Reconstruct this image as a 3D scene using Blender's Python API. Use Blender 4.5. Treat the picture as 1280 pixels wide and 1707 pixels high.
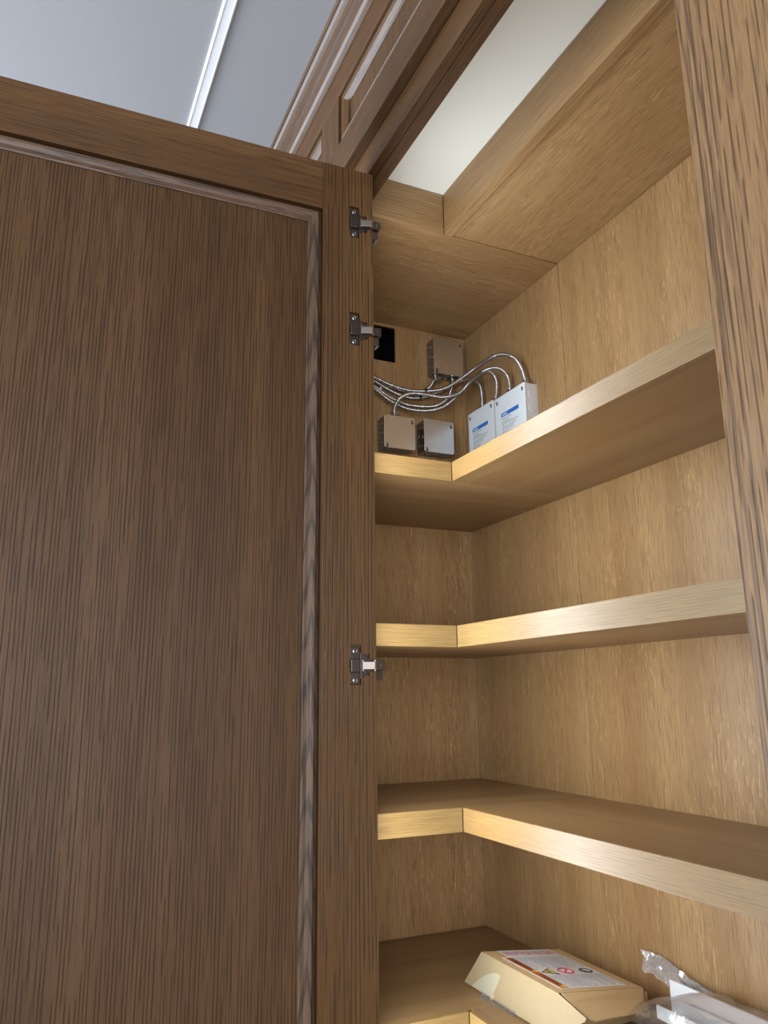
import bpy, bmesh, math, random
from mathutils import Vector, Matrix, noise

random.seed(7)
for o in list(bpy.data.objects):
    bpy.data.objects.remove(o, do_unlink=True)
scene = bpy.context.scene
COL = scene.collection

# ------------------------------------------------------------------ camera
W_PX, H_PX, F_PX = 1280.0, 1707.0, 1293.866
cam_d = bpy.data.cameras.new('camera')
cam = bpy.data.objects.new('camera', cam_d)
COL.objects.link(cam)
yaw, pitch, roll = math.radians(24.67545774), math.radians(13.35034062), math.radians(-0.64098611)
Fv = Vector((math.sin(yaw)*math.cos(pitch), math.cos(yaw)*math.cos(pitch), math.sin(pitch)))
R0 = Vector((math.cos(yaw), -math.sin(yaw), 0)); U0 = R0.cross(Fv)
Rv = R0*math.cos(roll) + U0*math.sin(roll)
Uv = U0*math.cos(roll) - R0*math.sin(roll)
M = Matrix((Rv, Uv, -Fv)).transposed().to_4x4()
M.translation = Vector((-1.02584, -1.69427, 1.6))
cam.matrix_world = M
cam_d.sensor_fit = 'VERTICAL'
cam_d.sensor_height = 36.0
cam_d.lens = F_PX/H_PX*36.0
cam_d.clip_start = 0.02
scene.camera = cam

# ------------------------------------------------------------------ light
scene.view_settings.view_transform = 'Standard'
scene.view_settings.look = 'None'
scene.view_settings.gamma = 1.0
scene.view_settings.use_curve_mapping = False
scene.view_settings.exposure = 0.0

world = bpy.data.worlds.new('world')
scene.world = world
world.use_nodes = True
world.node_tree.nodes['Background'].inputs[0].default_value = (0.62, 0.74, 0.95, 1)
world.node_tree.nodes['Background'].inputs[1].default_value = 1.0


def area(name, loc, target, sx, sy, power, color):
    d = bpy.data.lights.new(name, 'AREA')
    d.shape = 'RECTANGLE'; d.size = sx; d.size_y = sy
    d.energy = power; d.color = color
    o = bpy.data.objects.new(name, d); COL.objects.link(o)
    o.location = loc
    o.rotation_euler = (Vector(target)-Vector(loc)).to_track_quat('-Z', 'Y').to_euler()
    return o


# daylight through the two windows of the room
area('daylight_side_window', (-4.45, 0.33, 1.55), (0, 0.33, 1.55), 1.6, 1.9, 165, (0.92, 0.96, 1.0))
area('daylight_rear_window', (-1.9, -4.05, 1.6), (-1.9, 0, 1.6), 2.6, 1.9, 105, (0.97, 0.97, 1.0))
area('daylight_far_window', (-2.05, 1.16, 1.6), (-2.05, -1, 1.6), 2.1, 1.6, 55, (0.74, 0.85, 1.0))

# ------------------------------------------------------------------ materials
def new_mat(name):
    m = bpy.data.materials.new(name); m.use_nodes = True
    nt = m.node_tree
    return m, nt, nt.nodes['Principled BSDF']


def plain(name, col, rough=0.5, metal=0.0, spec=0.5, bump=0.0, bscale=200, var=0.0):
    m, nt, b = new_mat(name)
    b.inputs['Roughness'].default_value = rough
    b.inputs['Metallic'].default_value = metal
    b.inputs['Specular IOR Level'].default_value = spec
    tc = nt.nodes.new('ShaderNodeTexCoord')
    nz = nt.nodes.new('ShaderNodeTexNoise'); nz.inputs['Scale'].default_value = bscale; nz.inputs['Detail'].default_value = 3
    nt.links.new(tc.outputs['Object'], nz.inputs['Vector'])
    mx = nt.nodes.new('ShaderNodeMix'); mx.data_type = 'RGBA'
    mx.inputs[6].default_value = (*[c*(1-var) for c in col], 1)
    mx.inputs[7].default_value = (*[min(1, c*(1+var)) for c in col], 1)
    nt.links.new(nz.outputs['Fac'], mx.inputs[0])
    nt.links.new(mx.outputs[2], b.inputs['Base Color'])
    if bump:
        bp = nt.nodes.new('ShaderNodeBump'); bp.inputs['Strength'].default_value = bump; bp.inputs['Distance'].default_value = 0.001
        nt.links.new(nz.outputs['Fac'], bp.inputs['Height'])
        nt.links.new(bp.outputs['Normal'], b.inputs['Normal'])
    return m


def oak(name, axis, light, dark, pore, pore_amt=0.7, fleck=0.0, across=170, along=6, lo=0.52, hi=0.62,
        rough=0.45, spec=0.4, bump=0.25, warp=0.012, cathedral=None, broad=0.8, seed=0.0, streak=0.35, rings=None):
    """stained oak: pores run along `axis`; colour, pores, ray fleck and fine fibre from stretched noise"""
    m, nt, b = new_mat(name)
    N, L = nt.nodes, nt.links
    tc = N.new('ShaderNodeTexCoord')
    ai = 'xyz'.index(axis)

    def vec(ac, al, src, off=0.0):
        mp = N.new('ShaderNodeMapping')
        s = [ac]*3; s[ai] = al
        mp.inputs['Scale'].default_value = s
        mp.inputs['Location'].default_value = (off+seed, off*1.7+seed, off*0.3+seed)
        L.new(src, mp.inputs['Vector'])
        return mp.outputs['Vector']

    def nz(v, detail=2.0, rough_=0.55, dist=0.0):
        n = N.new('ShaderNodeTexNoise'); n.inputs['Scale'].default_value = 1.0
        n.inputs['Detail'].default_value = detail; n.inputs['Roughness'].default_value = rough_
        n.inputs['Distortion'].default_value = dist
        L.new(v, n.inputs['Vector'])
        return n

    def ramp(v, a, c):
        r = N.new('ShaderNodeMapRange'); r.inputs['From Min'].default_value = a; r.inputs['From Max'].default_value = c
        r.interpolation_type = 'SMOOTHSTEP'
        L.new(v, r.inputs['Value'])
        return r.outputs['Result']

    def mul(v, k):
        q = N.new('ShaderNodeMath'); q.operation = 'MULTIPLY'; L.new(v, q.inputs[0])
        if isinstance(k, (int, float)):
            q.inputs[1].default_value = k
        else:
            L.new(k, q.inputs[1])
        return q.outputs[0]

    def mix(f, a, c):
        x = N.new('ShaderNodeMix'); x.data_type = 'RGBA'
        L.new(f, x.inputs[0])
        for i, s in ((6, a), (7, c)):
            if isinstance(s, tuple):
                x.inputs[i].default_value = (*s, 1)
            else:
                L.new(s, x.inputs[i])
        return x.outputs[2]

    # gentle drift of the grain
    w = nz(vec(5.0, 1.3, tc.outputs['Object'], 3.1), 1.0)
    sub = N.new('ShaderNodeVectorMath'); sub.operation = 'SUBTRACT'; sub.inputs[1].default_value = (0.5, 0.5, 0.5)
    L.new(w.outputs['Color'], sub.inputs[0])
    sc = N.new('ShaderNodeVectorMath'); sc.operation = 'MULTIPLY'
    k = [warp]*3; k[ai] = 0.0
    sc.inputs[1].default_value = k
    L.new(sub.outputs[0], sc.inputs[0])
    ad = N.new('ShaderNodeVectorMath'); ad.operation = 'ADD'
    L.new(tc.outputs['Object'], ad.inputs[0]); L.new(sc.outputs[0], ad.inputs[1])
    src = ad.outputs[0]

    bro = nz(vec(13, 0.45, src, 11.0), 3.0, 0.6)
    col = mix(ramp(bro.outputs['Fac'], 0.5-0.25*broad, 0.5+0.25*broad), light, dark)
    # redder / greyer leaves of veneer
    red = nz(vec(7, 0.35, src, 27.0), 1.0)
    rc = tuple(c*f for c, f in zip(dark, (1.12, 0.93, 0.86)))
    col = mix(mul(ramp(red.outputs['Fac'], 0.52, 0.68), streak), col, rc)
    # fine fibre
    fib = nz(vec(across*2.6, along*2.2, src, 5.0), 2.0)
    col = mix(mul(ramp(fib.outputs['Fac'], 0.42, 0.68), 0.30), col, pore)
    # pores
    po = nz(vec(across, along, src, 1.0), 2.5, 0.6)
    pf = ramp(po.outputs['Fac'], lo, hi)
    cluster = nz(vec(22, 1.2, src, 44.0), 1.0)
    pf2 = mul(pf, ramp(cluster.outputs['Fac'], 0.18, 0.55))
    col = mix(mul(pf2, pore_amt), col, pore)
    if rings:
        # regular growth-ring pores: thin broken lines, freq per metre
        fq, cont, ramt = rings
        sp = N.new('ShaderNodeSeparateXYZ'); L.new(src, sp.inputs[0])
        oth = [i for i in range(3) if i != ai]
        su = N.new('ShaderNodeMath'); su.operation = 'ADD'; L.new(sp.outputs[oth[0]], su.inputs[0]); L.new(sp.outputs[oth[1]], su.inputs[1])
        ph = mul(su.outputs[0], fq*6.2832)
        d1 = mul(nz(vec(16, 0.8, src, 91.0), 1.0).outputs['Fac'], 16.0)
        d2 = mul(nz(vec(70, 3.0, src, 93.0), 1.0).outputs['Fac'], 5.0)
        q1 = N.new('ShaderNodeMath'); q1.operation = 'ADD'; L.new(ph, q1.inputs[0]); L.new(d1, q1.inputs[1])
        q2 = N.new('ShaderNodeMath'); q2.operation = 'ADD'; L.new(q1.outputs[0], q2.inputs[0]); L.new(d2, q2.inputs[1])
        sn_ = N.new('ShaderNodeMath'); sn_.operation = 'SINE'; L.new(q2.outputs[0], sn_.inputs[0])
        brk = ramp(nz(vec(fq*1.3, along, src, 95.0), 1.5).outputs['Fac'], 0.56-0.2*cont, 0.66-0.2*cont)
        pf = mul(ramp(sn_.outputs[0], 0.50, 1.0), brk)
        col = mix(mul(pf, ramt), col, pore)
    if fleck > 0:
        fl = nz(vec(150, 22, src, 61.0), 2.0, 0.6, 1.6)
        patch = nz(vec(14, 3.0, src, 71.0), 1.0)
        ff = mul(ramp(fl.outputs['Fac'], 0.56, 0.64), ramp(patch.outputs['Fac'], 0.42, 0.62))
        lt = tuple(min(1, c*1.35+0.02) for c in light)
        col = mix(mul(ff, fleck), col, lt)
    if cathedral:
        # flame figure: nested arches from a sine of (along + bent across)
        sep = N.new('ShaderNodeSeparateXYZ'); L.new(src, sep.inputs[0])
        ca, c0, ka, kc, amt, *half = cathedral   # cross axis, centre, freq along, freq across^2
        x0 = N.new('ShaderNodeMath'); x0.operation = 'SUBTRACT'; L.new(sep.outputs['xyz'.index(ca)], x0.inputs[0]); x0.inputs[1].default_value = c0
        ab = N.new('ShaderNodeMath'); ab.operation = 'ABSOLUTE'; L.new(x0.outputs[0], ab.inputs[0])
        t1 = mul(ab.outputs[0], kc)
        t2 = mul(sep.outputs[ai], ka)
        dn = nz(vec(40, 5, tc.outputs['Object'], 81.0), 2.0)
        t3 = mul(dn.outputs['Fac'], 9.0)
        s1 = N.new('ShaderNodeMath'); s1.operation = 'ADD'; L.new(t1, s1.inputs[0]); L.new(t2, s1.inputs[1])
        s2 = N.new('ShaderNodeMath'); s2.operation = 'ADD'; L.new(s1.outputs[0], s2.inputs[0]); L.new(t3, s2.inputs[1])
        sn = N.new('ShaderNodeMath'); sn.operation = 'SINE'; L.new(s2.outputs[0], sn.inputs[0])
        cf = mul(ramp(sn.outputs[0], 0.1, 0.95), amt)
        if half:
            cf = mul(cf, ramp(ab.outputs[0], half[0], half[0]*0.55))
        col = mix(cf, col, pore)
    L.new(col, b.inputs['Base Color'])
    b.inputs['Roughness'].default_value = rough
    b.inputs['Specular IOR Level'].default_value = spec
    bp = N.new('ShaderNodeBump'); bp.inputs['Strength'].default_value = bump; bp.inputs['Distance'].default_value = 0.0012
    bp.invert = True
    L.new(pf, bp.inputs['Height'])
    L.new(bp.outputs['Normal'], b.inputs['Normal'])
    return m


# colours (linear)
DL, DD, DP = (0.128, 0.066, 0.026), (0.092, 0.046, 0.017), (0.020, 0.009, 0.005)      # outside: dark walnut-brown stain
IL, ID, IP = (0.405, 0.260, 0.120), (0.315, 0.191, 0.082), (0.160, 0.087, 0.036)      # inside: clear amber oak
EL, ED, EP = (0.275, 0.183, 0.066), (0.230, 0.148, 0.050), (0.115, 0.066, 0.022)      # solid shelf edging
RK = {'x': 1.3, 'y': 1.0, 'z': 1.0}
OUT = {a: oak('oak_dark_'+a, a, tuple(c*RK[a] for c in DL), tuple(c*RK[a] for c in DD), DP, 0.35, 0.0, 380, 9, 0.50, 0.62, 0.47, 0.26, 0.35, 0.004, rings=(195, 0.75 if a == 'z' else 0.35, 0.85 if a == 'z' else 0.5)) for a in 'xyz'}
STILE = oak('oak_dark_straight', 'z', (0.150, 0.076, 0.025), (0.115, 0.057, 0.018), DP, 0.3, 0.0, 300, 9, 0.50, 0.62, 0.42, 0.4, 0.35, 0.006, seed=4.0, rings=(160, 0.85, 0.95))
GLOSS = oak('oak_dark_gloss', 'y', DL, DD, DP, 0.3, 0.0, 380, 16, 0.50, 0.62, 0.24, 0.8, 0.1, 0.004)
BEAD_V = oak('oak_bead_flame', 'z', (0.190, 0.125, 0.080), (0.130, 0.080, 0.048), DP, 0.6, 0.0, 170, 7, 0.52, 0.62, 0.42, 0.45, 0.3, 0.004,  # lighter and greyer than the door: window sheen mixed into the colour
             cathedral=('x', -0.1105, 75.0, 420.0, 0.6))
BEAD_H = oak('oak_bead_fleck', 'x', (0.170, 0.105, 0.068), (0.110, 0.062, 0.036), DP, 0.6, 0.5, 150, 9, 0.52, 0.62, 0.42, 0.45, 0.3)
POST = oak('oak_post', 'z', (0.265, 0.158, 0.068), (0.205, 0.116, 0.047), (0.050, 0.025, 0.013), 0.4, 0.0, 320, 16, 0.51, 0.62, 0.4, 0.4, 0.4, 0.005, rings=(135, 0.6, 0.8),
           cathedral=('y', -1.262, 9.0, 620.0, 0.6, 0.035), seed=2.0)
INN = {a: oak('oak_amber_'+a, a, IL, ID, IP, 0.60, 0.48, 420, 18, 0.50, 0.64, 0.40, 0.4, 0.15, 0.007, seed=9.0, rings=(240, 0.55, 0.35)) for a in 'xyz'}
TL, TD, TP = [tuple(c*0.72 for c in q) for q in (IL, ID, IP)]  # interior oak darkened: shade on the shelf tops put into the colour
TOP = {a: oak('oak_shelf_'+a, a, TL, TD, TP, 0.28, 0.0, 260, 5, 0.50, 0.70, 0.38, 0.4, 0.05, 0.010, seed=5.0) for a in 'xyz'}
FASC = {a: oak('oak_fascia_'+a, a, IL, ID, IP, 0.45, 0.0, 300, 8, 0.50, 0.64, 0.40, 0.4, 0.2, 0.010, seed=17.0, rings=(130, 0.6, 0.4)) for a in 'xy'}
EDGE = {a: oak('oak_edge_'+a, a, EL, ED, EP, 0.35, 0.0, 300, 12, 0.50, 0.66, 0.42, 0.85, 0.15, 0.006, seed=13.0, rings=(260, 0.5, 0.5)) for a in 'xyz'}
M_CEIL = plain('paint_room_ceiling', (0.300, 0.312, 0.330), 0.6, bump=0.05, bscale=400)
M_BATTEN = plain('paint_batten', (0.82, 0.87, 0.90), 0.35)
M_CAVE = plain('paint_cabinet_ceiling', (0.86, 0.92, 0.87), 0.6)
M_WALL = plain('paint_wall', (0.72, 0.71, 0.68), 0.7)
M_FLOOR = oak('oak_floor', 'y', (0.20, 0.13, 0.075), (0.15, 0.095, 0.052), (0.08, 0.045, 0.025), 0.4)
M_BLACK = plain('black_void', (0.004, 0.004, 0.005), 0.9, spec=0.1)
M_STEEL = plain('galvanised_steel', (0.80, 0.80, 0.80), 0.34, 1.0, bscale=60, var=0.08)
M_STEELD = plain('galvanised_box_body', (0.30, 0.31, 0.33), 0.38, 1.0, bscale=60, var=0.12)
M_CABLE = plain('flexible_conduit_metal', (0.62, 0.63, 0.64), 0.25, 1.0)
M_HINGE = plain('hinge_bronze', (0.130, 0.110, 0.100), 0.40, 1.0)
M_HINGEL = plain('hinge_nickel', (0.26, 0.23, 0.20), 0.45, 1.0)
M_FOOT = plain('hinge_foot_brown', (0.060, 0.045, 0.036), 0.7, 0.0, 0.2)
M_SCREW = plain('screw_zinc', (0.50, 0.50, 0.50), 0.25, 1.0)
M_DARK = plain('screw_slot_dark', (0.01, 0.01, 0.01), 0.6)
M_DRIVER = plain('driver_white_enamel', (0.76, 0.85, 0.91), 0.45, bscale=80, var=0.02)
M_DRIVERS = plain('driver_grey_side', (0.62, 0.63, 0.67), 0.5)
M_BLUE = plain('label_blue', (0.010, 0.160, 0.62), 0.4)
M_INK = plain('label_ink_grey', (0.20, 0.24, 0.28), 0.6)
M_CARD = plain('cardboard', (0.58, 0.41, 0.205), 0.75, bump=0.2, bscale=90, var=0.06)
M_CARDL = plain('cardboard_pale', (0.29, 0.228, 0.128), 0.7, bump=0.2, bscale=60, var=0.05)
M_TAPE = plain('tape_patch', (0.37, 0.345, 0.255), 0.35, bump=0.4, bscale=120)
M_LABEL = plain('label_paper', (0.78, 0.79, 0.80), 0.35)
M_RED = plain('label_magenta', (0.50, 0.03, 0.10), 0.5)
M_ORANGE = plain('label_orange', (0.50, 0.13, 0.03), 0.45)
M_YELLOW = plain('label_yellow', (0.66, 0.58, 0.08), 0.45)
M_NAVY = plain('label_navy', (0.03, 0.035, 0.08), 0.45)
M_LINE = plain('label_text_grey', (0.26, 0.30, 0.36), 0.5)
M_PRINT = plain('carton_print_black', (0.02, 0.02, 0.025), 0.6)
M_PVC = plain('white_plastic_profile', (0.80, 0.84, 0.88), 0.3)


def glow(name, col, k):
    m, nt, b = new_mat(name)
    b.inputs['Base Color'].default_value = (*col, 1); b.inputs['Emission Color'].default_value = (*col, 1); b.inputs['Emission Strength'].default_value = k
    return m


LED_COL = (0.97, 0.98, 1.0)
M_LED = glow('led_tape', LED_COL, 2.0)


def film_mat(name='clear_poly_film', g0=0.14, haze=0.06):
    m, nt, b = new_mat(name)
    N, L = nt.nodes, nt.links
    N.remove(b)
    tr = N.new('ShaderNodeBsdfTransparent'); tr.inputs[0].default_value = (0.95, 0.96, 0.97, 1)
    gl = N.new('ShaderNodeBsdfGlossy'); gl.inputs['Roughness'].default_value = 0.13; gl.inputs[0].default_value = (0.95, 0.96, 1.0, 1)
    df = N.new('ShaderNodeBsdfDiffuse'); df.inputs[0].default_value = (0.80, 0.82, 0.85, 1)
    tc = N.new('ShaderNodeTexCoord')
    nz = N.new('ShaderNodeTexNoise'); nz.inputs['Scale'].default_value = 60; nz.inputs['Detail'].default_value = 3
    L.new(tc.outputs['Object'], nz.inputs['Vector'])
    bp = N.new('ShaderNodeBump'); bp.inputs['Strength'].default_value = 0.8; bp.inputs['Distance'].default_value = 0.004
    L.new(nz.outputs['Fac'], bp.inputs['Height']); L.new(bp.outputs['Normal'], gl.inputs['Normal'])
    lw = N.new('ShaderNodeLayerWeight'); lw.inputs['Blend'].default_value = 0.30
    mr = N.new('ShaderNodeMapRange'); mr.inputs['To Min'].default_value = g0; mr.inputs['To Max'].default_value = 0.75
    L.new(lw.outputs['Facing'], mr.inputs['Value'])
    m1 = N.new('ShaderNodeMixShader'); m1.inputs[0].default_value = haze
    L.new(tr.outputs[0], m1.inputs[1]); L.new(df.outputs[0], m1.inputs[2])
    m2 = N.new('ShaderNodeMixShader')
    L.new(mr.outputs[0], m2.inputs[0]); L.new(m1.outputs[0], m2.inputs[1]); L.new(gl.outputs[0], m2.inputs[2])
    L.new(m2.outputs[0], N['Material Output'].inputs['Surface'])
    return m


M_FILM = film_mat()
M_FILM2 = film_mat('crumpled_poly_film', 0.25, 0.40)


# ------------------------------------------------------------------ helpers
def link(name, bm, mat, parent=None, smooth=False, bevel=0.0, matrix=None):
    me = bpy.data.meshes.new(name)
    bmesh.ops.recalc_face_normals(bm, faces=bm.faces)
    bm.to_mesh(me); bm.free()
    if smooth:
        me.polygons.foreach_set('use_smooth', [True]*len(me.polygons))
    me.materials.append(mat)
    o = bpy.data.objects.new(name, me); COL.objects.link(o)
    if parent is not None:
        o.parent = parent
    if matrix is not None:
        o.matrix_local = matrix
    if bevel:
        b = o.modifiers.new('bevel', 'BEVEL'); b.width = bevel; b.segments = 2; b.limit_method = 'ANGLE'
    return o


def box(bm, x0, x1, y0, y1, z0, z1):
    v = [bm.verts.new(p) for p in ((x0, y0, z0), (x1, y0, z0), (x1, y1, z0), (x0, y1, z0), (x0, y0, z1), (x1, y0, z1), (x1, y1, z1), (x0, y1, z1))]
    for f in ((0, 3, 2, 1), (4, 5, 6, 7), (0, 1, 5, 4), (1, 2, 6, 5), (2, 3, 7, 6), (3, 0, 4, 7)):
        bm.faces.new([v[i] for i in f])
    return v


def bx(name, dims, mat, parent=None, bevel=0.0008, **kw):
    bm = bmesh.new(); box(bm, *dims)
    return link(name, bm, mat, parent, bevel=bevel, **kw)


def prism(bm, pts, a, off):
    """extrude closed polygon pts (3D) by vector off"""
    off = Vector(off)
    v0 = [bm.verts.new(p) for p in pts]; v1 = [bm.verts.new(Vector(p)+off) for p in pts]
    n = len(pts)
    bm.faces.new(v0); bm.faces.new(v1[::-1])
    for i in range(n):
        bm.faces.new((v0[i], v0[(i+1) % n], v1[(i+1) % n], v1[i]))


def cyl(bm, c, axis, r0, r1, h, n=20, cap=True):
    c = Vector(c); ax = Vector(axis).normalized()
    u = ax.orthogonal().normalized(); w = ax.cross(u)
    a = [bm.verts.new(c+(u*math.cos(t)+w*math.sin(t))*r0) for t in [2*math.pi*i/n for i in range(n)]]
    b = [bm.verts.new(c+ax*h+(u*math.cos(t)+w*math.sin(t))*r1) for t in [2*math.pi*i/n for i in range(n)]]
    for i in range(n):
        bm.faces.new((a[i], a[(i+1) % n], b[(i+1) % n], b[i]))
    if cap:
        bm.faces.new(a[::-1]); bm.faces.new(b)


def ring(bm, c, axis, r, t, n=28, m=8):
    c = Vector(c); ax = Vector(axis).normalized(); u = ax.orthogonal().normalized(); w = ax.cross(u)
    rows = []
    for i in range(n):
        a = 2*math.pi*i/n; d = u*math.cos(a)+w*math.sin(a)
        rows.append([bm.verts.new(c+d*(r+t*math.cos(2*math.pi*j/m))+ax*t*math.sin(2*math.pi*j/m)) for j in range(m)])
    for i in range(n):
        for j in range(m):
            bm.faces.new((rows[i][j], rows[(i+1) % n][j], rows[(i+1) % n][(j+1) % m], rows[i][(j+1) % m]))


def empty(name, loc=(0, 0, 0), parent=None):
    o = bpy.data.objects.new(name, None); COL.objects.link(o)
    o.location = loc; o.empty_display_size = 0.05
    o.parent = parent
    return o


def tag(o, label=None, cat=None, group=None, kind=None):
    if label: o['label'] = label
    if cat: o['category'] = cat
    if group: o['group'] = group
    if kind: o['kind'] = kind
    return o


def struct(o, label=None, cat=None):
    o['kind'] = 'structure'
    return tag(o, label, cat)


def copy_tree(o, parent=None):
    c = o.copy(); COL.objects.link(c); c.parent = parent
    for ch in [x for x in o.children]:
        copy_tree(ch, c)
    return c


# ------------------------------------------------------------------ dimensions (metres)
SX, SY = 0.293, 0.420            # shelf depth on the right-hand panel / on the rear panel
FX = -0.52                       # front of the face frame
YE = -1.45                       # inner end of the cabinet
ZC_IN = 2.6454                   # white ceiling inside the cabinet
ZC = 2.92                        # room ceiling
ZH = 2.549                       # underside of the header
YJ = -0.512                      # hinge jamb
YP = -1.261                      # edge of the near post
ROOM = (-4.5, -4.1, 1.2)         # x of side wall, y of rear wall, y of far wall

# ------------------------------------------------------------------ room shell
struct(bx('floor', (ROOM[0], 0.05, ROOM[1], ROOM[2], -0.05, 0), M_FLOOR, bevel=0), 'pale oak floor of the room', 'floor')
struct(bx('ceiling', (ROOM[0], FX+0.02, ROOM[1], ROOM[2], ZC, ZC+0.05), M_CEIL, bevel=0), 'cool grey painted room ceiling with a white batten', 'ceiling')
bm = bmesh.new()
prof = [(-0.7835, 0), (-0.7835, -0.004), (-0.7795, -0.008), (-0.7775, -0.006), (-0.7625, -0.006), (-0.7605, -0.008), (-0.7565, -0.004), (-0.7565, 0)]
prism(bm, [(x, ROOM[1], ZC+z) for x, z in prof], None, (0, ROOM[2]-ROOM[1], 0))
struct(link('trim_1', bm, M_BATTEN), 'white moulded batten running across the grey ceiling', 'batten')


def wall_with_window(name, along, pos, a0, a1, w0, w1, wz0, wz1, thick, label, frame):
    bm = bmesh.new()
    segs = [(a0, w0, 0, ZC), (w1, a1, 0, ZC), (w0, w1, 0, wz0), (w0, w1, wz1, ZC)]
    for s0, s1, z0, z1 in segs:
        if along == 'y':
            box(bm, pos-thick, pos, s0, s1, z0, z1)
        else:
            box(bm, s0, s1, pos-thick, pos, z0, z1)
    struct(link(name, bm, M_WALL), label, 'wall')
    bm = bmesh.new(); t = 0.05; mid = (w0+w1)/2
    for s0, s1, z0, z1 in ((w0, w0+t, wz0, wz1), (w1-t, w1, wz0, wz1), (mid-t/2, mid+t/2, wz0, wz1), (w0, w1, wz0, wz0+t), (w0, w1, wz1-t, wz1)):
        if along == 'y':
            box(bm, pos-thick, pos-thick*0.5, s0, s1, z0, z1)
        else:
            box(bm, s0, s1, pos-thick, pos-thick*0.5, z0, z1)
    struct(link(frame, bm, M_BATTEN), 'white window frame in the '+('side' if along == 'y' else 'rear' if pos < 0 else 'far')+' wall', 'window')


wall_with_window('wall_left', 'y', ROOM[0], ROOM[1], ROOM[2], -0.5, 1.15, 0.55, 2.55, 0.12, 'pale wall with the side window', 'window_1')
wall_with_window('wall_rear', 'x', ROOM[1], ROOM[0], FX, -3.25, -0.6, 0.6, 2.6, 0.12, 'pale wall behind the viewer with the rear window', 'window_2')
wall_with_window('wall_back', 'x', ROOM[2]+0.12, ROOM[0], FX+0.02, -3.1, -1.0, 0.8, 2.4, 0.12, 'pale wall beyond the open cabinet door with the far window', 'window_3')

# ------------------------------------------------------------------ the built-in cabinet
cab = empty('corner_cabinet', (-0.26, -0.7, 0))
tag(cab, 'built-in oak corner cabinet with amber interior and stepped L-shaped shelves', 'cabinet')
INV = Matrix.Translation((0.26, 0.7, 0))


def cp(name, dims, mat, bevel=0.0008, parent=None, label=None):
    o = bx(name, dims, mat, parent or cab, bevel=bevel)
    if parent is None:
        o.matrix_local = INV
    if label: o['label'] = label
    return o


# rear panel (with the square cable opening) and right-hand panels
HX0, HX1, HZ0, HZ1 = -0.300, -0.2095, 2.4455, 2.5435
bm = bmesh.new()
for d in ((-0.52, HX0, 0, 0.005, 0, 2.66), (HX1, -0.0012, 0, 0.005, 0, 2.66), (HX0, HX1, 0, 0.005, 0, HZ0), (HX0, HX1, 0, 0.005, HZ1, 2.66)):
    box(bm, *d)
bmesh.ops.remove_doubles(bm, verts=bm.verts, dist=1e-6)
o = link('back_panel', bm, INN['z'], cab); o.matrix_local = INV; o['label'] = 'amber oak rear panel with a square cable opening'
bm = bmesh.new()   # dark cavity behind the opening
for d in ((HX0-0.01, HX1+0.01, 0.10, 0.11, HZ0-0.01, HZ1+0.01), (HX0-0.01, HX0, 0.005, 0.1, HZ0-0.01, HZ1+0.01), (HX1, HX1+0.01, 0.005, 0.1, HZ0-0.01, HZ1+0.01),
          (HX0, HX1, 0.005, 0.1, HZ0-0.01, HZ0), (HX0, HX1, 0.005, 0.1, HZ1, HZ1+0.01)):
    box(bm, *d)
o = link('cable_opening', bm, M_BLACK, cab); o.matrix_local = INV; o['label'] = 'black square cut-out behind the cables'
cp('side_panel', (0, 0.018, -SY+0.0007, 0.018, 0, 2.66), INN['z'], 0.0012)
cp('side_panel', (0, 0.018, YE-0.02, -SY-0.0007, 0, 2.66), INN['z'], 0.0012)
cp('seam_light_stop', (0.0184, 0.03, -SY-0.05, -SY+0.05, 0, 2.66), INN['z'], 0)  # unseen strip added behind the seam to stop world light leaking in
cp('end_panel', (FX+0.02, 0, YE-0.018, YE, 0, 2.66), INN['z'])
cp('bottom_panel', (FX+0.02, 0, YE, 0, 0.001, 0.1), INN['y'])
cp('ceiling_panel', (FX+0.0425, 0.0, YE, 0, ZC_IN, ZC_IN+0.016), M_CAVE, 0, label='white painted ceiling panel inside the cabinet')

# soffit: fascia boards, lipped bottom edge and bottom boards
T = 0.019
cp('soffit_board', (FX+0.02, -0.001, -SY+0.001, -0.0005, ZH+0.0010, ZH+0.018), INN['x'])
cp('soffit_board', (-SX+T, -0.001, YE, -SY, ZH+0.0030, ZH+0.018), INN['y'])
cp('soffit_fascia', (FX+0.02, -SX-0.0005, -SY, -SY+T, ZH+0.0005, ZC_IN-0.0015), FASC['x'])
cp('soffit_fascia', (-SX, -SX+T, YE, -SY-0.0008, ZH-0.0006, ZC_IN-0.0005), FASC['y'])


def shelf(zt, zb, label):
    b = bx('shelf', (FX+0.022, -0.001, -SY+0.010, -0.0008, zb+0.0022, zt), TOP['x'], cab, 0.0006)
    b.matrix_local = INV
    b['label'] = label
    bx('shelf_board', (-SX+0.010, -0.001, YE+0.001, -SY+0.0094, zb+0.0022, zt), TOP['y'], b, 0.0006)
    bx('edge_strip', (FX+0.022, -SX-0.0003, -SY, -SY+0.0098, zb, zt+0.0006), EDGE['x'], b, 0.0012)
    bx('edge_strip', (-SX, -SX+0.0098, YE+0.001, -SY-0.0001, zb, zt+0.0006), EDGE['y'], b, 0.0012)


shelf(2.0462, 2.0077, 'shelf carrying the electrical boxes')
shelf(1.7267, 1.6871, 'empty shelf just above eye height')
shelf(1.4055, 1.3651, 'empty shelf below eye height')
shelf(1.0821, 1.0420, 'lowest shelf in view with the carton')

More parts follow.
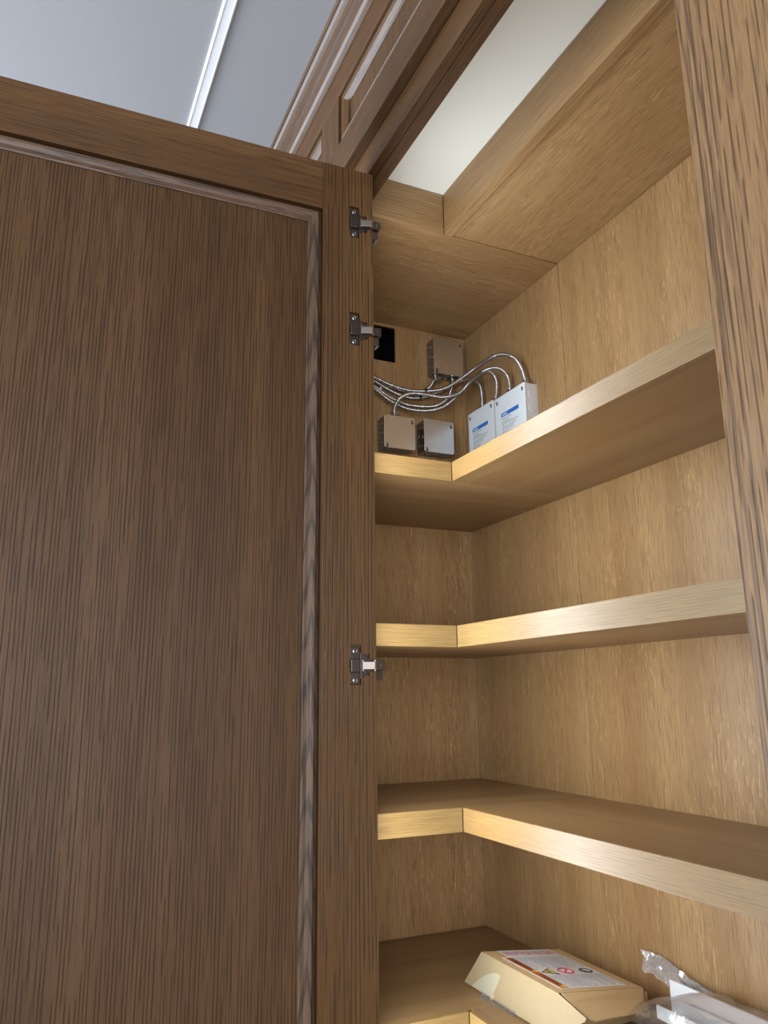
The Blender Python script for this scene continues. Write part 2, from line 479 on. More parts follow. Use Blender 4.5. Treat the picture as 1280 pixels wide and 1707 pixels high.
# face frame
cp('face_stile', (FX, FX+0.0185, YJ, YJ+0.09, 0, ZH-0.0005), OUT['z'], 0.001)
o = cp('face_stile', (FX, FX+0.020, -1.42, YP, 0, ZH), POST, 0.003, label='light-catching oak post at the near side of the opening')
cp('header_rail', (FX, FX+0.0180, -2.9, ROOM[2], ZH, 2.66), OUT['y'], 0.0016)
cp('header_batten', (FX+0.0186, FX+0.0418, -1.42, YJ+0.30, ZH+0.0006, ZC_IN), OUT['y'], 0.001)
cp('face_panel', (FX, FX+0.018, YJ+0.091, ROOM[2], 0, ZH-0.0005), OUT['z'])
cp('face_panel', (FX, FX+0.018, -2.9, -1.421, 0, ZH-0.0005), OUT['z'])
# lighting strips fixed upright and angled inwards behind the hinge-side stile
for yy, pw, ang in ((-0.4975, 12.5, -16),):
    st = cp('light_strip', (FX+0.0188, FX+0.0206, yy-0.004, yy+0.004, 0.15, 2.43), M_LED, 0)
    ld = bpy.data.lights.new('light_strip_glow', 'AREA'); ld.shape = 'RECTANGLE'; ld.size = 0.007; ld.size_y = 2.28
    ld.energy = pw; ld.color = LED_COL
    lo_ = bpy.data.objects.new('light_strip_glow', ld); COL.objects.link(lo_)
    lo_.matrix_world = Matrix.Translation((FX+0.0240, yy, 1.29)) @ Matrix.Rotation(math.radians(ang), 4, 'Z') @ Matrix(((0, 0, -1, 0), (-1, 0, 0, 0), (0, 1, 0, 0), (0, 0, 0, 1)))
# frieze in front of the header: rails, stiles, recessed panels with bead
FZ0, FZ1, FZ2, FZ3 = 2.605, 2.677, 2.792, 2.905
FY = FX-0.020
cp('frieze_rail', (FY, FX-0.0004, -2.9, ROOM[2], FZ0, FZ1), OUT['y'], 0.001)
cp('frieze_rail', (FY, FX-0.0004, -2.9, ROOM[2], FZ2, FZ3), OUT['y'], 0.001)
cp('frieze_back', (FX, FX+0.016, -2.9, ROOM[2], 2.661, ZC), OUT['y'], 0)
stile_ys = [(-2.05, -1.955), (-0.437, -0.339), (0.85, 0.945)]
for a, b_ in stile_ys:
    cp('frieze_stile', (FY, FX-0.0004, a, b_, FZ1+0.0004, FZ2-0.0004), OUT['z'], 0.001)


def sweep_frame(name, mat_v, mat_h, parent, to3, u0, u1, v0, v1, prof, matrix=None):
    """four mitred moulding lengths inside the rectangle u0..u1 x v0..v1; prof = (inset, depth) list"""
    corners = [(u0, v0), (u1, v0), (u1, v1), (u0, v1)]
    sgn = [(1, 1), (-1, 1), (-1, -1), (1, -1)]
    out = []
    for k in range(4):
        a, b_ = k, (k+1) % 4
        bm = bmesh.new()
        ra = [bm.verts.new(to3(corners[a][0]+sgn[a][0]*p, corners[a][1]+sgn[a][1]*p, d)) for p, d in prof]
        rb = [bm.verts.new(to3(corners[b_][0]+sgn[b_][0]*p, corners[b_][1]+sgn[b_][1]*p, d)) for p, d in prof]
        for i in range(len(prof)):
            j = (i+1) % len(prof)
            bm.faces.new((ra[i], ra[j], rb[j], rb[i]))
        bm.faces.new(ra[::-1]); bm.faces.new(rb)
        o = link(name, bm, mat_h if k in (0, 2) else mat_v, parent)
        if matrix is not None:
            o.matrix_local = matrix
        out.append(o)
    return out


fprof = [(0.0005, 0.019), (0.006, 0.019), (0.0065, 0.006), (0.010, 0.0035), (0.017, 0.006), (0.024, 0.012), (0.026, 0.016), (0.026, 0.019)]
edges = [-2.9]+[e for s in stile_ys for e in s]+[ROOM[2]]
for i in range(0, len(edges), 2):
    y0, y1 = edges[i], edges[i+1]
    p = cp('frieze_panel', (FX-0.004, FX-0.0005, y0, y1, FZ1, FZ2), OUT['z'], 0)
    sweep_frame('bead', OUT['z'], GLOSS, p, lambda u, v, d: (FY+d, u, v), y0, y1, FZ1, FZ2, [(a, d-0.001) for a, d in fprof])
# crown moulding
cpf = [(FX-0.001, 2.853), (FY-0.002, 2.853), (FY-0.003, 2.858), (FY-0.009, 2.860), (FY-0.014, 2.864), (FY-0.017, 2.870), (FY-0.018, 2.877), (FY-0.016, 2.884),
       (FY-0.013, 2.886), (FY-0.013, 2.889), (FY-0.020, 2.891), (FY-0.022, 2.896), (FY-0.026, 2.903), (FY-0.031, 2.909), (FY-0.036, 2.912), (FY-0.0395, 2.9125), (FY-0.0415, 2.9155), (FY-0.0415, ZC-0.0005), (FX-0.001, ZC-0.0005)]
bm = bmesh.new()
prism(bm, [(x, -2.9, z) for x, z in cpf], None, (0, ROOM[2]+2.9, 0))
o = link('crown_moulding', bm, GLOSS, cab); o.matrix_local = INV
o['label'] = 'double-rounded oak crown moulding under the ceiling'

# ------------------------------------------------------------------ open door (swung a little past square)
DROT = Matrix.Rotation(math.radians(-1.4), 4, 'Z')
DM = INV @ Matrix.Translation((-0.512, -0.54, 0)) @ DROT
DW, DZ0, DZ1, DT = 0.743, 0.12, 2.546, 0.022
ST, RL = 0.0955, 0.0955
hinge_z = (2.4365, 2.2255, 1.6475)
pan = bx('door', (-DW+0.05, -0.05, 0.0115, 0.0175, DZ0+0.05, DZ1-0.05), OUT['z'], cab, 0, matrix=DM)
pan['label'] = 'open dark oak panelled door with its inner face showing'


def pocket_stile(name, x0, x1, pockets, mat):
    """upright with shallow hinge mortises sunk into its face"""
    bm = bmesh.new()
    xs = sorted({x0, x1} | {p for q in pockets for p in q[:2]})
    zs = sorted({DZ0, DZ1} | {p for q in pockets for p in q[2:4]})
    def dep(i, j):
        xm, zm = (xs[i]+xs[i+1])/2, (zs[j]+zs[j+1])/2
        for q in pockets:
            if q[0] < xm < q[1] and q[2] < zm < q[3]:
                return q[4]
        return 0.0
    nx, nz_ = len(xs)-1, len(zs)-1
    for i in range(nx):
        for j in range(nz_):
            d = dep(i, j)
            bm.faces.new([bm.verts.new(p) for p in ((xs[i], d, zs[j]), (xs[i+1], d, zs[j]), (xs[i+1], d, zs[j+1]), (xs[i], d, zs[j+1]))])
            if i+1 < nx and abs(dep(i+1, j)-d) > 1e-6:
                d2 = dep(i+1, j)
                bm.faces.new([bm.verts.new(p) for p in ((xs[i+1], d, zs[j]), (xs[i+1], d2, zs[j]), (xs[i+1], d2, zs[j+1]), (xs[i+1], d, zs[j+1]))])
            if j+1 < nz_ and abs(dep(i, j+1)-d) > 1e-6:
                d2 = dep(i, j+1)
                bm.faces.new([bm.verts.new(p) for p in ((xs[i], d, zs[j+1]), (xs[i+1], d, zs[j+1]), (xs[i+1], d2, zs[j+1]), (xs[i], d2, zs[j+1]))])
            if i == nx-1 and d > 0:
                pass
    for f in (((x0, 0, DZ0), (x0, DT, DZ0), (x0, DT, DZ1), (x0, 0, DZ1)), ((x1, 0, DZ0), (x1, 0, DZ1), (x1, DT, DZ1), (x1, DT, DZ0)),
              ((x0, DT, DZ0), (x1, DT, DZ0), (x1, DT, DZ1), (x0, DT, DZ1)), ((x0, 0, DZ0), (x1, 0, DZ0), (x1, DT, DZ0), (x0, DT, DZ0)), ((x0, 0, DZ1), (x0, DT, DZ1), (x1, DT, DZ1), (x1, 0, DZ1))):
        bm.faces.new([bm.verts.new(p) for p in f])
    bmesh.ops.remove_doubles(bm, verts=bm.verts, dist=1e-6)
    return link(name, bm, mat, pan)


pk = []
for h in hinge_z:
    pk.append((-0.0450, -0.0262, h-0.0300, h+0.0325, 0.006))
    pk.append((-0.0262, -0.0120, h-0.0150, h+0.0175, 0.006))
pocket_stile('door_stile', -ST, 0.0, pk, STILE)
bx('door_stile', (-DW, -DW+ST, 0, DT, DZ0, DZ1), STILE, pan, 0.001)
bx('door_rail', (-DW+ST+0.0003, -ST-0.0003, 0, DT, DZ1-RL, DZ1), OUT['x'], pan, 0.001)
bx('door_rail', (-DW+ST+0.0003, -ST-0.0003, 0, DT, DZ0, DZ0+0.14), OUT['x'], pan, 0.001)
dprof = [(0.0004, 0.0112), (0.0062, 0.0112), (0.0066, 0.0025), (0.0085, 0.0008), (0.0125, 0.0012), (0.019, 0.0045), (0.0235, 0.0085), (0.0255, 0.0095), (0.0258, 0.0112)]
sweep_frame('panel_moulding', BEAD_V, BEAD_H, pan, lambda u, v, d: (u, d, v), -DW+ST, -ST, DZ0+0.14, DZ1-RL, dprof)

# ------------------------------------------------------------------ concealed hinges on the door
def rounded_rect(x0, x1, z0, z1, r, y, n=5):
    pts = []
    for cx, cz, a0 in ((x1-r, z0+r, -90), (x1-r, z1-r, 0), (x0+r, z1-r, 90), (x0+r, z0+r, 180)):
        for i in range(n+1):
            a = math.radians(a0+90*i/n)
            pts.append((cx+r*math.cos(a), y, cz+r*math.sin(a)))
    return pts


def make_hinge():
    bm = bmesh.new()
    prism(bm, rounded_rect(-0.0445, -0.0272, -0.0292, 0.0292, 0.003, 0.0055), None, (0, -0.0035, 0))
    root = link('hinge', bm, M_HINGE, cab, bevel=0.0006)
    bm = bmesh.new()
    prism(bm, rounded_rect(-0.0443, -0.0285, -0.0108, 0.0108, 0.0025, 0.0030), None, (0, -0.0062, 0))
    link('cup_cover', bm, M_HINGE, root, bevel=0.0012)
    bm = bmesh.new()
    prism(bm, [(-0.0272, 0.0035, -0.0205), (-0.0075, 0.0035, -0.0085), (-0.0060, 0.0035, 0.0085), (-0.0272, 0.0035, 0.0205)], None, (0, -0.0042, 0))
    link('wing_plate', bm, M_HINGE, root, bevel=0.0006)
    bm = bmesh.new()
    prism(bm, [(-0.0255, 0.001, -0.0062), (-0.0255, -0.004, -0.0062), (-0.0060, -0.0105, -0.0062), (-0.0030, -0.0090, -0.0062), (-0.0030, -0.002, -0.0062)], None, (0, 0, 0.0124))
    link('hinge_arm', bm, M_HINGEL, root, bevel=0.0006)
    bm = bmesh.new()
    for s in (-1, 1):
        cyl(bm, (-0.0048, -0.0075, s*0.0072-0.0012), (0, 0, 1), 0.0017, 0.0017, 0.0024, 12)
        cyl(bm, (-0.0240, -0.0035, s*0.0072-0.0012), (0, 0, 1), 0.0015, 0.0015, 0.0024, 12)
    link('hinge_pin', bm, M_SCREW, root, smooth=False)
    bm = bmesh.new()
    prism(bm, rounded_rect(-0.0022, 0.0128, -0.0072, 0.0082, 0.002, -0.0060), None, (0, 0.0250, 0))
    br = link('mounting_plate', bm, M_HINGE, root, bevel=0.0005)
    bm = bmesh.new(); box(bm, 0.0008, 0.0112, 0.0030, 0.0190, -0.0225, -0.0072)
    link('plate_foot', bm, M_FOOT, br)
    bm = bmesh.new(); box(bm, 0.0046, 0.0058, -0.0064, -0.0059, -0.0028, 0.0036)
    link('plate_slot', bm, M_LABEL, br) if False else link('plate_slot', bm, M_SCREW, br)
    for s in (-1, 1):
        bm = bmesh.new()
        cyl(bm, (-0.0362, 0.0021, s*0.0226), (0, -1, 0), 0.0042, 0.0030, 0.0012, 20)
        ring(bm, (-0.0362, 0.0014, s*0.0226), (0, 1, 0), 0.0034, 0.0006, 20, 6)
        link('screw', bm, M_SCREW, root, smooth=True)
        bm = bmesh.new(); cyl(bm, (-0.0362, 0.0010, s*0.0226), (0, -1, 0), 0.0018, 0.0014, 0.0004, 10)
        link('screw_recess', bm, M_DARK, root)
    return root


h0 = make_hinge()
hl = ('top concealed hinge', 'second concealed hinge', 'concealed hinge lower on the door')
for i, z in enumerate(hinge_z):
    h = h0 if i == 0 else copy_tree(h0, cab)
    h.matrix_local = DM @ Matrix.Translation((0, 0, z))
    h['label'] = hl[i]

# ------------------------------------------------------------------ junction boxes on the rear panel
def junction_box(x0, x1, z0, z1, d, label, connectors, screws=((1, 1), (-1, -1))):
    """sheet-steel square box standing off the rear panel, flat cover, knock-outs"""
    cx, cz = (x0+x1)/2, (z0+z1)/2
    root = empty('junction_box', (cx, 0, z0))
    tag(root, label, 'electrical box', 'steel junction boxes on the rear panel')
    mt = Matrix.Translation((-cx, 0, -z0))
    bm = bmesh.new(); box(bm, x0+0.0015, x1-0.0015, -d, -0.0003, z0+0.0015, z1-0.0015)
    link('box_body', bm, M_STEELD, root, bevel=0.002, matrix=mt)
    bm = bmesh.new(); prism(bm, rounded_rect(x0, x1, z0, z1, 0.006, -d), None, (0, -0.0022, 0))
    cov = link('cover_plate', bm, M_STEEL, root, bevel=0.0005, matrix=mt)
    for sx_, sz_ in screws:
        px_, pz_ = cx+sx_*((x1-x0)/2-0.008), cz+sz_*((z1-z0)/2-0.009)
        bm = bmesh.new(); cyl(bm, (px_, -d-0.0022, pz_), (0, -1, 0), 0.0035, 0.0024, 0.0022, 16)
        link('cover_screw', bm, M_SCREW, cov, smooth=False)
        bm = bmesh.new(); cyl(bm, (px_+0.0006*sx_, -d-0.0022, pz_-0.0052), (0, -1, 0), 0.0030, 0.0030, 0.0003, 14)
        link('slot', bm, M_DARK, cov)
    # knock-outs on the left side and the underside
    bm = bmesh.new()
    for k in range(3):
        zk = z0+(z1-z0)*(0.22+0.28*k)
        ring(bm, (x0+0.0013, -d*0.55, zk), (1, 0, 0), 0.0095 if k % 2 else 0.0075, 0.0007, 24, 6)
        xk = x0+(x1-x0)*(0.22+0.28*k)
        ring(bm, (xk, -d*0.5, z0+0.0013), (0, 0, 1), 0.0095 if k % 2 else 0.0075, 0.0007, 24, 6)
    link('knockout', bm, M_STEELD, root, smooth=True, matrix=mt)
    for (ux, uz, dirz, *yy) in connectors:
        cy = yy[0] if yy else -0.021
        bm = bmesh.new()
        cyl(bm, (ux, cy, uz), (0, 0, dirz), 0.0095, 0.0095, 0.004, 16)
        cyl(bm, (ux, cy, uz+dirz*0.004), (0, 0, dirz), 0.0078, 0.0078, 0.010, 16)
        box(bm, ux+0.004, ux+0.0125, cy-0.009, cy+0.007, uz+min(0, dirz*0.013), uz+max(0, dirz*0.013))
        cyl(bm, (ux+0.007, cy-0.009, uz+dirz*0.007), (0, -1, 0), 0.0048, 0.0036, 0.003, 14)
        link('cable_clamp', bm, M_SCREW, root, matrix=mt)
    return root


junction_box(-0.2645, -0.1795, 2.1960, 2.2810, 0.043, 'steel junction box with one cable from its top, nearest the open door', [(-0.2305, 2.281, 1, -0.030)])
junction_box(-0.1540, -0.0680, 2.1985, 2.2855, 0.043, 'steel junction box with bluish shiny cover and no cable', [])
junction_box(-0.1185, -0.0320, 2.4180, 2.5190, 0.041, 'upper steel junction box with two cable clamps on its underside', [(-0.104, 2.418, -1), (-0.053, 2.418, -1)])

# ------------------------------------------------------------------ white lighting drivers on the right-hand panel
def driver(y0, y1, z1, label, lab_y, cable_ys):
    """y0 = end nearer the corner; housing against the panel, cover plate, printed label"""
    z0 = z1-0.185; d = 0.0345
    root = empty('lighting_driver', (0, (y0+y1)/2, z0))
    tag(root, label, 'power supply', 'white lighting drivers')
    mt = Matrix.Translation((0, -(y0+y1)/2, -z0))
    bm = bmesh.new(); box(bm, -d, -0.0003, y1+0.001, y0-0.001, z0, z1-0.001)
    link('housing', bm, M_DRIVERS, root, bevel=0.0015, matrix=mt)
    bm = bmesh.new(); 
    prism(bm, [(-d, y, z) for y, _, z in rounded_rect(y1, y0, z0, z1, 0.004, 0)], None, (-0.002, 0, 0))
    cov = link('cover', bm, M_DRIVER, root, bevel=0.0005, matrix=mt)
    for yy in (y0-0.010, y1+0.010):
        bm = bmesh.new(); cyl(bm, (-d-0.002, yy, z1-0.012), (-1, 0, 0), 0.0034, 0.0026, 0.0016, 14)
        link('cover_screw', bm, M_SCREW, cov)
        bm = bmesh.new(); cyl(bm, (-d-0.0021, yy, z1-0.0165), (-1, 0, 0), 0.0024, 0.0024, 0.0003, 12)
        link('slot', bm, M_DARK, cov)
    bm = bmesh.new()
    for k in range(3):
        cyl(bm, (-d*0.5, y1+0.0012, z1-0.026-0.036*k), (0, -1, 0), 0.0105, 0.0098, 0.0012, 26)
    link('knockout', bm, M_DRIVERS, root, bevel=0.0003, matrix=mt)
    for yy in cable_ys:
        bm = bmesh.new()
        cyl(bm, (-0.018, yy, z1), (0, 0, 1), 0.0092, 0.0092, 0.004, 16)
        cyl(bm, (-0.018, yy, z1+0.004), (0, 0, 1), 0.0075, 0.0075, 0.008, 16)
        cyl(bm, (-0.024, yy+0.012, z1+0.002), (0, 0, 1), 0.0035, 0.0025, 0.006, 12)
        link('cable_clamp', bm, M_SCREW, root, matrix=mt)
    xf = -d-0.0023
    bm = bmesh.new(); box(bm, xf, xf+0.0004, lab_y-0.072, lab_y, z1-0.0545, z1-0.0450)
    link('blue_band', bm, M_BLUE, cov)
    bm = bmesh.new()
    for k in range(5):
        box(bm, xf-0.0002, xf+0.0002, lab_y-0.005-0.0042*k-0.003, lab_y-0.005-0.0042*k, z1-0.0520, z1-0.0480)
    link('band_lettering', bm, M_DRIVER, cov)
    bm = bmesh.new(); random.seed(3)
    zz = z1-0.0590
    for k in range(17):
        ln = (0.036, 0.026, 0.040, 0.066, 0.058, 0.050, 0.044)[k % 7]
        y = lab_y-0.002
        while y > lab_y-ln:
            w = random.uniform(0.004, 0.010)
            box(bm, xf, xf+0.0004, y-w, y, zz-0.0014, zz)
            y -= w+0.0014
        zz -= 0.0042 if k % 3 else 0.0058
    link('label_lettering', bm, M_INK, cov)['kind'] = 'stuff'
    return root


driver(-0.0670, -0.1865, 2.3030, 'white lighting driver with blue label band, nearer the cabinet corner', -0.0870, (-0.108, -0.166))
driver(-0.1930, -0.3190, 2.2985, 'white lighting driver with blue label band and knock-outs on its exposed side', -0.2190, (-0.233, -0.300))

# ------------------------------------------------------------------ flexible metal conduits
def catmull(pts, n=26):
    P = [Vector(p) for p in pts]; P = [P[0]*2-P[1]]+P+[P[-1]*2-P[-2]]
    out = []
    for i in range(1, len(P)-2):
        for k in range(n):
            t = k/n
            a, b_, c, d = P[i-1], P[i], P[i+1], P[i+2]
            out.append(0.5*((2*b_)+(c-a)*t+(2*a-5*b_+4*c-d)*t*t+(3*b_-a-3*c+d)*t**3))
    out.append(P[-2])
    return out


def conduit(pts, label, r=0.0052):
    cv = catmull(pts)
    pitch = 0.0040; step = pitch/4
    # resample by arc length
    sam = [cv[0]]; acc = 0.0; last = cv[0]
    for p in cv[1:]:
        seg = (p-last).length
        while acc+seg >= step:
            t = (step-acc)/seg
            last = last.lerp(p, t); sam.append(last.copy()); seg = (p-last).length; acc = 0.0
        acc += seg; last = p
    bm = bmesh.new(); n = 10; rows = []
    up = None
    for i, p in enumerate(sam):
        tg = (sam[min(i+1, len(sam)-1)]-sam[max(i-1, 0)]).normalized()
        up = tg.orthogonal().normalized() if up is None else (up-tg*up.dot(tg)).normalized()
        w = tg.cross(up)
        rr = r*(1.0, 0.93, 0.70, 0.93)[i % 4]
        rows.append([bm.verts.new(p+(up*math.cos(2*math.pi*j/n)+w*math.sin(2*math.pi*j/n))*rr) for j in range(n)])
    for a, b_ in zip(rows, rows[1:]):
        for j in range(n):
            bm.faces.new((a[j], a[(j+1) % n], b_[(j+1) % n], b_[j]))
    bm.faces.new(rows[0][::-1]); bm.faces.new(rows[-1])
    o = link('metal_conduit', bm, M_CABLE, smooth=True)
    return tag(o, label, 'cable', 'flexible metal conduits')


conduit([(-0.45, -0.03, 2.42), (-0.39, -0.03, 2.404), (-0.33, -0.03, 2.39), (-0.286, -0.032, 2.381), (-0.244, -0.034, 2.367), (-0.196, -0.038, 2.358), (-0.148, -0.045, 2.36), (-0.104, -0.06, 2.367), (-0.071, -0.085, 2.387), (-0.048, -0.128, 2.406), (-0.042, -0.194, 2.408), (-0.035, -0.231, 2.403), (-0.028, -0.265, 2.384), (-0.02, -0.284, 2.354), (-0.018, -0.296, 2.318), (-0.018, -0.3, 2.3)],
        'highest ribbed metal conduit arching over into the driver nearest the post')
conduit([(-0.2305, -0.03, 2.284), (-0.235, -0.044, 2.304), (-0.225, -0.055, 2.325), (-0.196, -0.058, 2.341), (-0.158, -0.062, 2.343), (-0.111, -0.07, 2.34), (-0.072, -0.085, 2.351), (-0.057, -0.118, 2.372), (-0.06, -0.184, 2.373), (-0.045, -0.212, 2.374), (-0.03, -0.228, 2.362), (-0.02, -0.234, 2.338), (-0.018, -0.233, 2.3)],
        'ribbed metal conduit looping from a junction box top over to a white driver')
conduit([(-0.45, -0.012, 2.418), (-0.39, -0.012, 2.405), (-0.322, -0.012, 2.392), (-0.278, -0.014, 2.379), (-0.235, -0.014, 2.361), (-0.189, -0.014, 2.349), (-0.148, -0.014, 2.353), (-0.099, -0.011, 2.374), (-0.054, -0.009, 2.4), (-0.03, -0.016, 2.416), (-0.02, -0.05, 2.412), (-0.02, -0.092, 2.388), (-0.018, -0.106, 2.358), (-0.018, -0.108, 2.305)],
        'ribbed metal conduit passing behind the others into the corner-side driver')
conduit([(-0.45, -0.014, 2.4), (-0.39, -0.014, 2.39), (-0.323, -0.014, 2.377), (-0.278, -0.014, 2.364), (-0.235, -0.014, 2.342), (-0.185, -0.014, 2.329), (-0.134, -0.016, 2.33), (-0.099, -0.02, 2.338), (-0.072, -0.024, 2.359), (-0.059, -0.025, 2.388), (-0.053, -0.021, 2.416)],
        'ribbed metal conduit rising to the right clamp of the upper junction box')
conduit([(-0.45, -0.028, 2.388), (-0.39, -0.028, 2.377), (-0.329, -0.028, 2.364), (-0.285, -0.028, 2.352), (-0.242, -0.028, 2.327), (-0.193, -0.03, 2.311), (-0.14, -0.036, 2.311), (-0.098, -0.046, 2.324), (-0.063, -0.06, 2.354), (-0.04, -0.085, 2.382), (-0.042, -0.14, 2.386), (-0.03, -0.17, 2.382), (-0.02, -0.178, 2.362), (-0.018, -0.177, 2.336), (-0.018, -0.166, 2.305)],
        'lowest sagging ribbed metal conduit, bending down between the two drivers')
conduit([(-0.45, -0.008, 2.436), (-0.39, -0.008, 2.418), (-0.321, -0.008, 2.403), (-0.276, -0.008, 2.394), (-0.232, -0.009, 2.374), (-0.182, -0.01, 2.366), (-0.141, -0.011, 2.373), (-0.117, -0.016, 2.389), (-0.104, -0.02, 2.416)],
        'short ribbed metal conduit rising to the left clamp of the upper junction box')


def cable_tie(c, tangent, mat, label):
    """thin strap round one conduit with its square lock and cut tail"""
    bm = bmesh.new(); t = Vector(tangent).normalized()
    ring(bm, c, t, 0.0060, 0.0011, 22, 6)
    cc = Vector(c)+Vector((0, -0.0068, 0.001))
    box(bm, cc.x-0.0024, cc.x+0.0024, cc.y-0.0018, cc.y+0.0018, cc.z-0.0022, cc.z+0.0022)
    box(bm, cc.x-0.0009, cc.x+0.0009, cc.y-0.0012, cc.y-0.0002, cc.z+0.0022, cc.z+0.0065)
    return tag(link('cable_tie', bm, mat), label, 'cable tie', 'ties on the conduits')


cable_tie((-0.148, -0.045, 2.360), (1, -0.2, 0.05), M_DARK, 'black cable tie on the highest conduit')
cable_tie((-0.148, -0.014, 2.353), (1, 0, 0.2), M_DARK, 'black cable tie on the conduit running behind the others')
cable_tie((-0.262, -0.014, 2.3573), (1, 0, -0.5), M_DRIVERS, 'pale cable tie on a conduit near the open door')

# ------------------------------------------------------------------ carton on the lowest shelf
ZS = 1.0827
P0 = Vector((-0.214, -0.338, ZS+0.060))
E1 = Vector((0.17, 0, -0.018)).normalized(); E2 = Vector((0, -1, 0)); EN = E2.cross(E1)   # EN points up
carton = empty('carton', (-0.13, -0.45, ZS))
tag(carton, 'opened brown cardboard carton with a printed warning label on its lid', 'box')
CINV = Matrix.Translation((0.13, 0.45, -ZS))


def lid(a, b_, h=0.0):
    return P0+E1*a+E2*b_+EN*h


def sheet(name, pts, nrm, t, mat, parent, matrix=None, sub=0, wob=0.0):
    """thin board from a 3D polygon, thickened along nrm"""
    bm = bmesh.new()
    prism(bm, [Vector(p) for p in pts], None, Vector(nrm)*t)
    return link(name, bm, mat, parent, bevel=0.0004, matrix=matrix)


bm = bmesh.new()
box(bm, -0.205, -0.045, -0.572, -0.342, ZS, ZS+0.003)
box(bm, -0.208, -0.205, -0.572, -0.342, ZS, ZS+0.054)
box(bm, -0.045, -0.042, -0.572, -0.342, ZS, ZS+0.037)
prism(bm, [(-0.205, -0.572, ZS+0.003), (-0.045, -0.572, ZS+0.003), (-0.045, -0.572, ZS+0.036), (-0.205, -0.572, ZS+0.053)], None, (0, 0.003, 0))
prism(bm, [(-0.205, -0.345, ZS+0.003), (-0.045, -0.345, ZS+0.003), (-0.045, -0.345, ZS+0.036), (-0.205, -0.345, ZS+0.053)], None, (0, 0.003, 0))
link('carton_body', bm, M_CARD, carton, matrix=CINV)
top = sheet('lid_panel', [lid(0, 0), lid(0.171, 0), lid(0.171, 0.218), lid(0.172, 0.224), lid(0, 0.227)], EN, -0.0025, M_CARD, carton, CINV)
# long flap hanging over the front, splayed outwards, its far corner cut on the slant
def fpt(y, h):
    return Vector((-0.2143-(0.060-h)*0.282, y, ZS+h))


fl = [fpt(-0.339, 0.0600), fpt(-0.566, 0.0600), fpt(-0.6390, 0.0480), fpt(-0.6380, 0.0440), fpt(-0.5750, 0.0012), fpt(-0.4800, 0.0012), fpt(-0.3010, 0.0016)]
nf = Vector((-1, 0, 0.282)).normalized()
front = sheet('front_flap', fl, nf, 0.0025, M_CARDL, carton, CINV)
# translucent tape patch on the flap
def onflap(s, t):
    """s along -y (0..1 from far to near), t downwards"""
    a = fpt(-0.339, 0.060).lerp(fpt(-0.565, 0.060), s)
    b_ = fpt(-0.301, 0.0014).lerp(fpt(-0.560, 0.0012), s)
    return a.lerp(b_, t)+nf*0.0026
patch_pts = [(0.10, 0.97), (0.14, 0.72), (0.19, 0.52), (0.26, 0.36), (0.32, 0.31), (0.355, 0.36), (0.36, 0.60), (0.36, 0.98)]
sheet('tape_patch', [onflap(*p) for p in patch_pts], nf, 0.0004, M_TAPE, front)
sheet('tape_scrap', [onflap(0.34, 0.90), onflap(0.375, 0.88), onflap(0.385, 1.03), onflap(0.345, 1.05)], nf, 0.0004, M_CARD, front)
# near end flap sloping down
nfp = [lid(0.004, 0.229), lid(0.172, 0.2255), (-0.0600, -0.5830, ZS+0.0330), (-0.0560, -0.5925, ZS+0.0250), (-0.0840, -0.6130, ZS+0.0300), (-0.1300, -0.6230, ZS+0.0345), (-0.1960, -0.6330, ZS+0.0400), (-0.2040, -0.6290, ZS+0.0420), (-0.2090, -0.6030, ZS+0.0510), (-0.2105, -0.5890, ZS+0.0545)]
nn = Vector((0.05, -0.35, 0.93)).normalized()
endf = sheet('end_flap', nfp, nn, -0.0025, M_CARD, carton, CINV)
# black print on the near end of the body
bm = bmesh.new()
yb = -0.5724
for xx, z0, z1 in ((-0.190, .010, .048), (-0.178, .010, .048), (-0.150, .012, .040), (-0.143, .012, .040), (-0.120, .010, .034), (-0.075, .012, .030)):
    box(bm, xx, xx+0.0022, yb-0.0003, yb, ZS+z0, ZS+z1)
for xx, x2, z in ((-0.150, -0.120, .038), (-0.095, -0.075, .012), (-0.178, -0.150, .044)):
    box(bm, xx, x2, yb-0.0003, yb, ZS+z, ZS+z+0.002)
ring(bm, (-0.092, yb, ZS+0.024), (0, 1, 0), 0.005, 0.0008, 20, 4)
link('carton_print', bm, M_PRINT, carton, matrix=CINV)['kind'] = 'stuff'


def lid_sheet(name, pts, h, mat, parent, t=0.0003):
    bm = bmesh.new()
    prism(bm, [lid(a, b_, h) for a, b_ in pts], None, EN*t)
    return link(name, bm, mat, parent)


def circle(a, b_, ra, n=28):
    return [(a+ra*math.cos(2*math.pi*i/n), b_+ra*math.sin(2*math.pi*i/n)) for i in range(n)]


lab1 = lid_sheet('title_label', [(0.030, 0.001), (0.147, 0.001), (0.147, 0.040), (0.030, 0.040)], 0.0002, M_LABEL, top)
lab2 = lid_sheet('warning_label', [(0.015, 0.042), (0.150, 0.042), (0.150, 0.212), (0.015, 0.212)], 0.0002, M_LABEL, top)
for q in (lab1, lab2):
    q.parent = carton; q.matrix_local = CINV


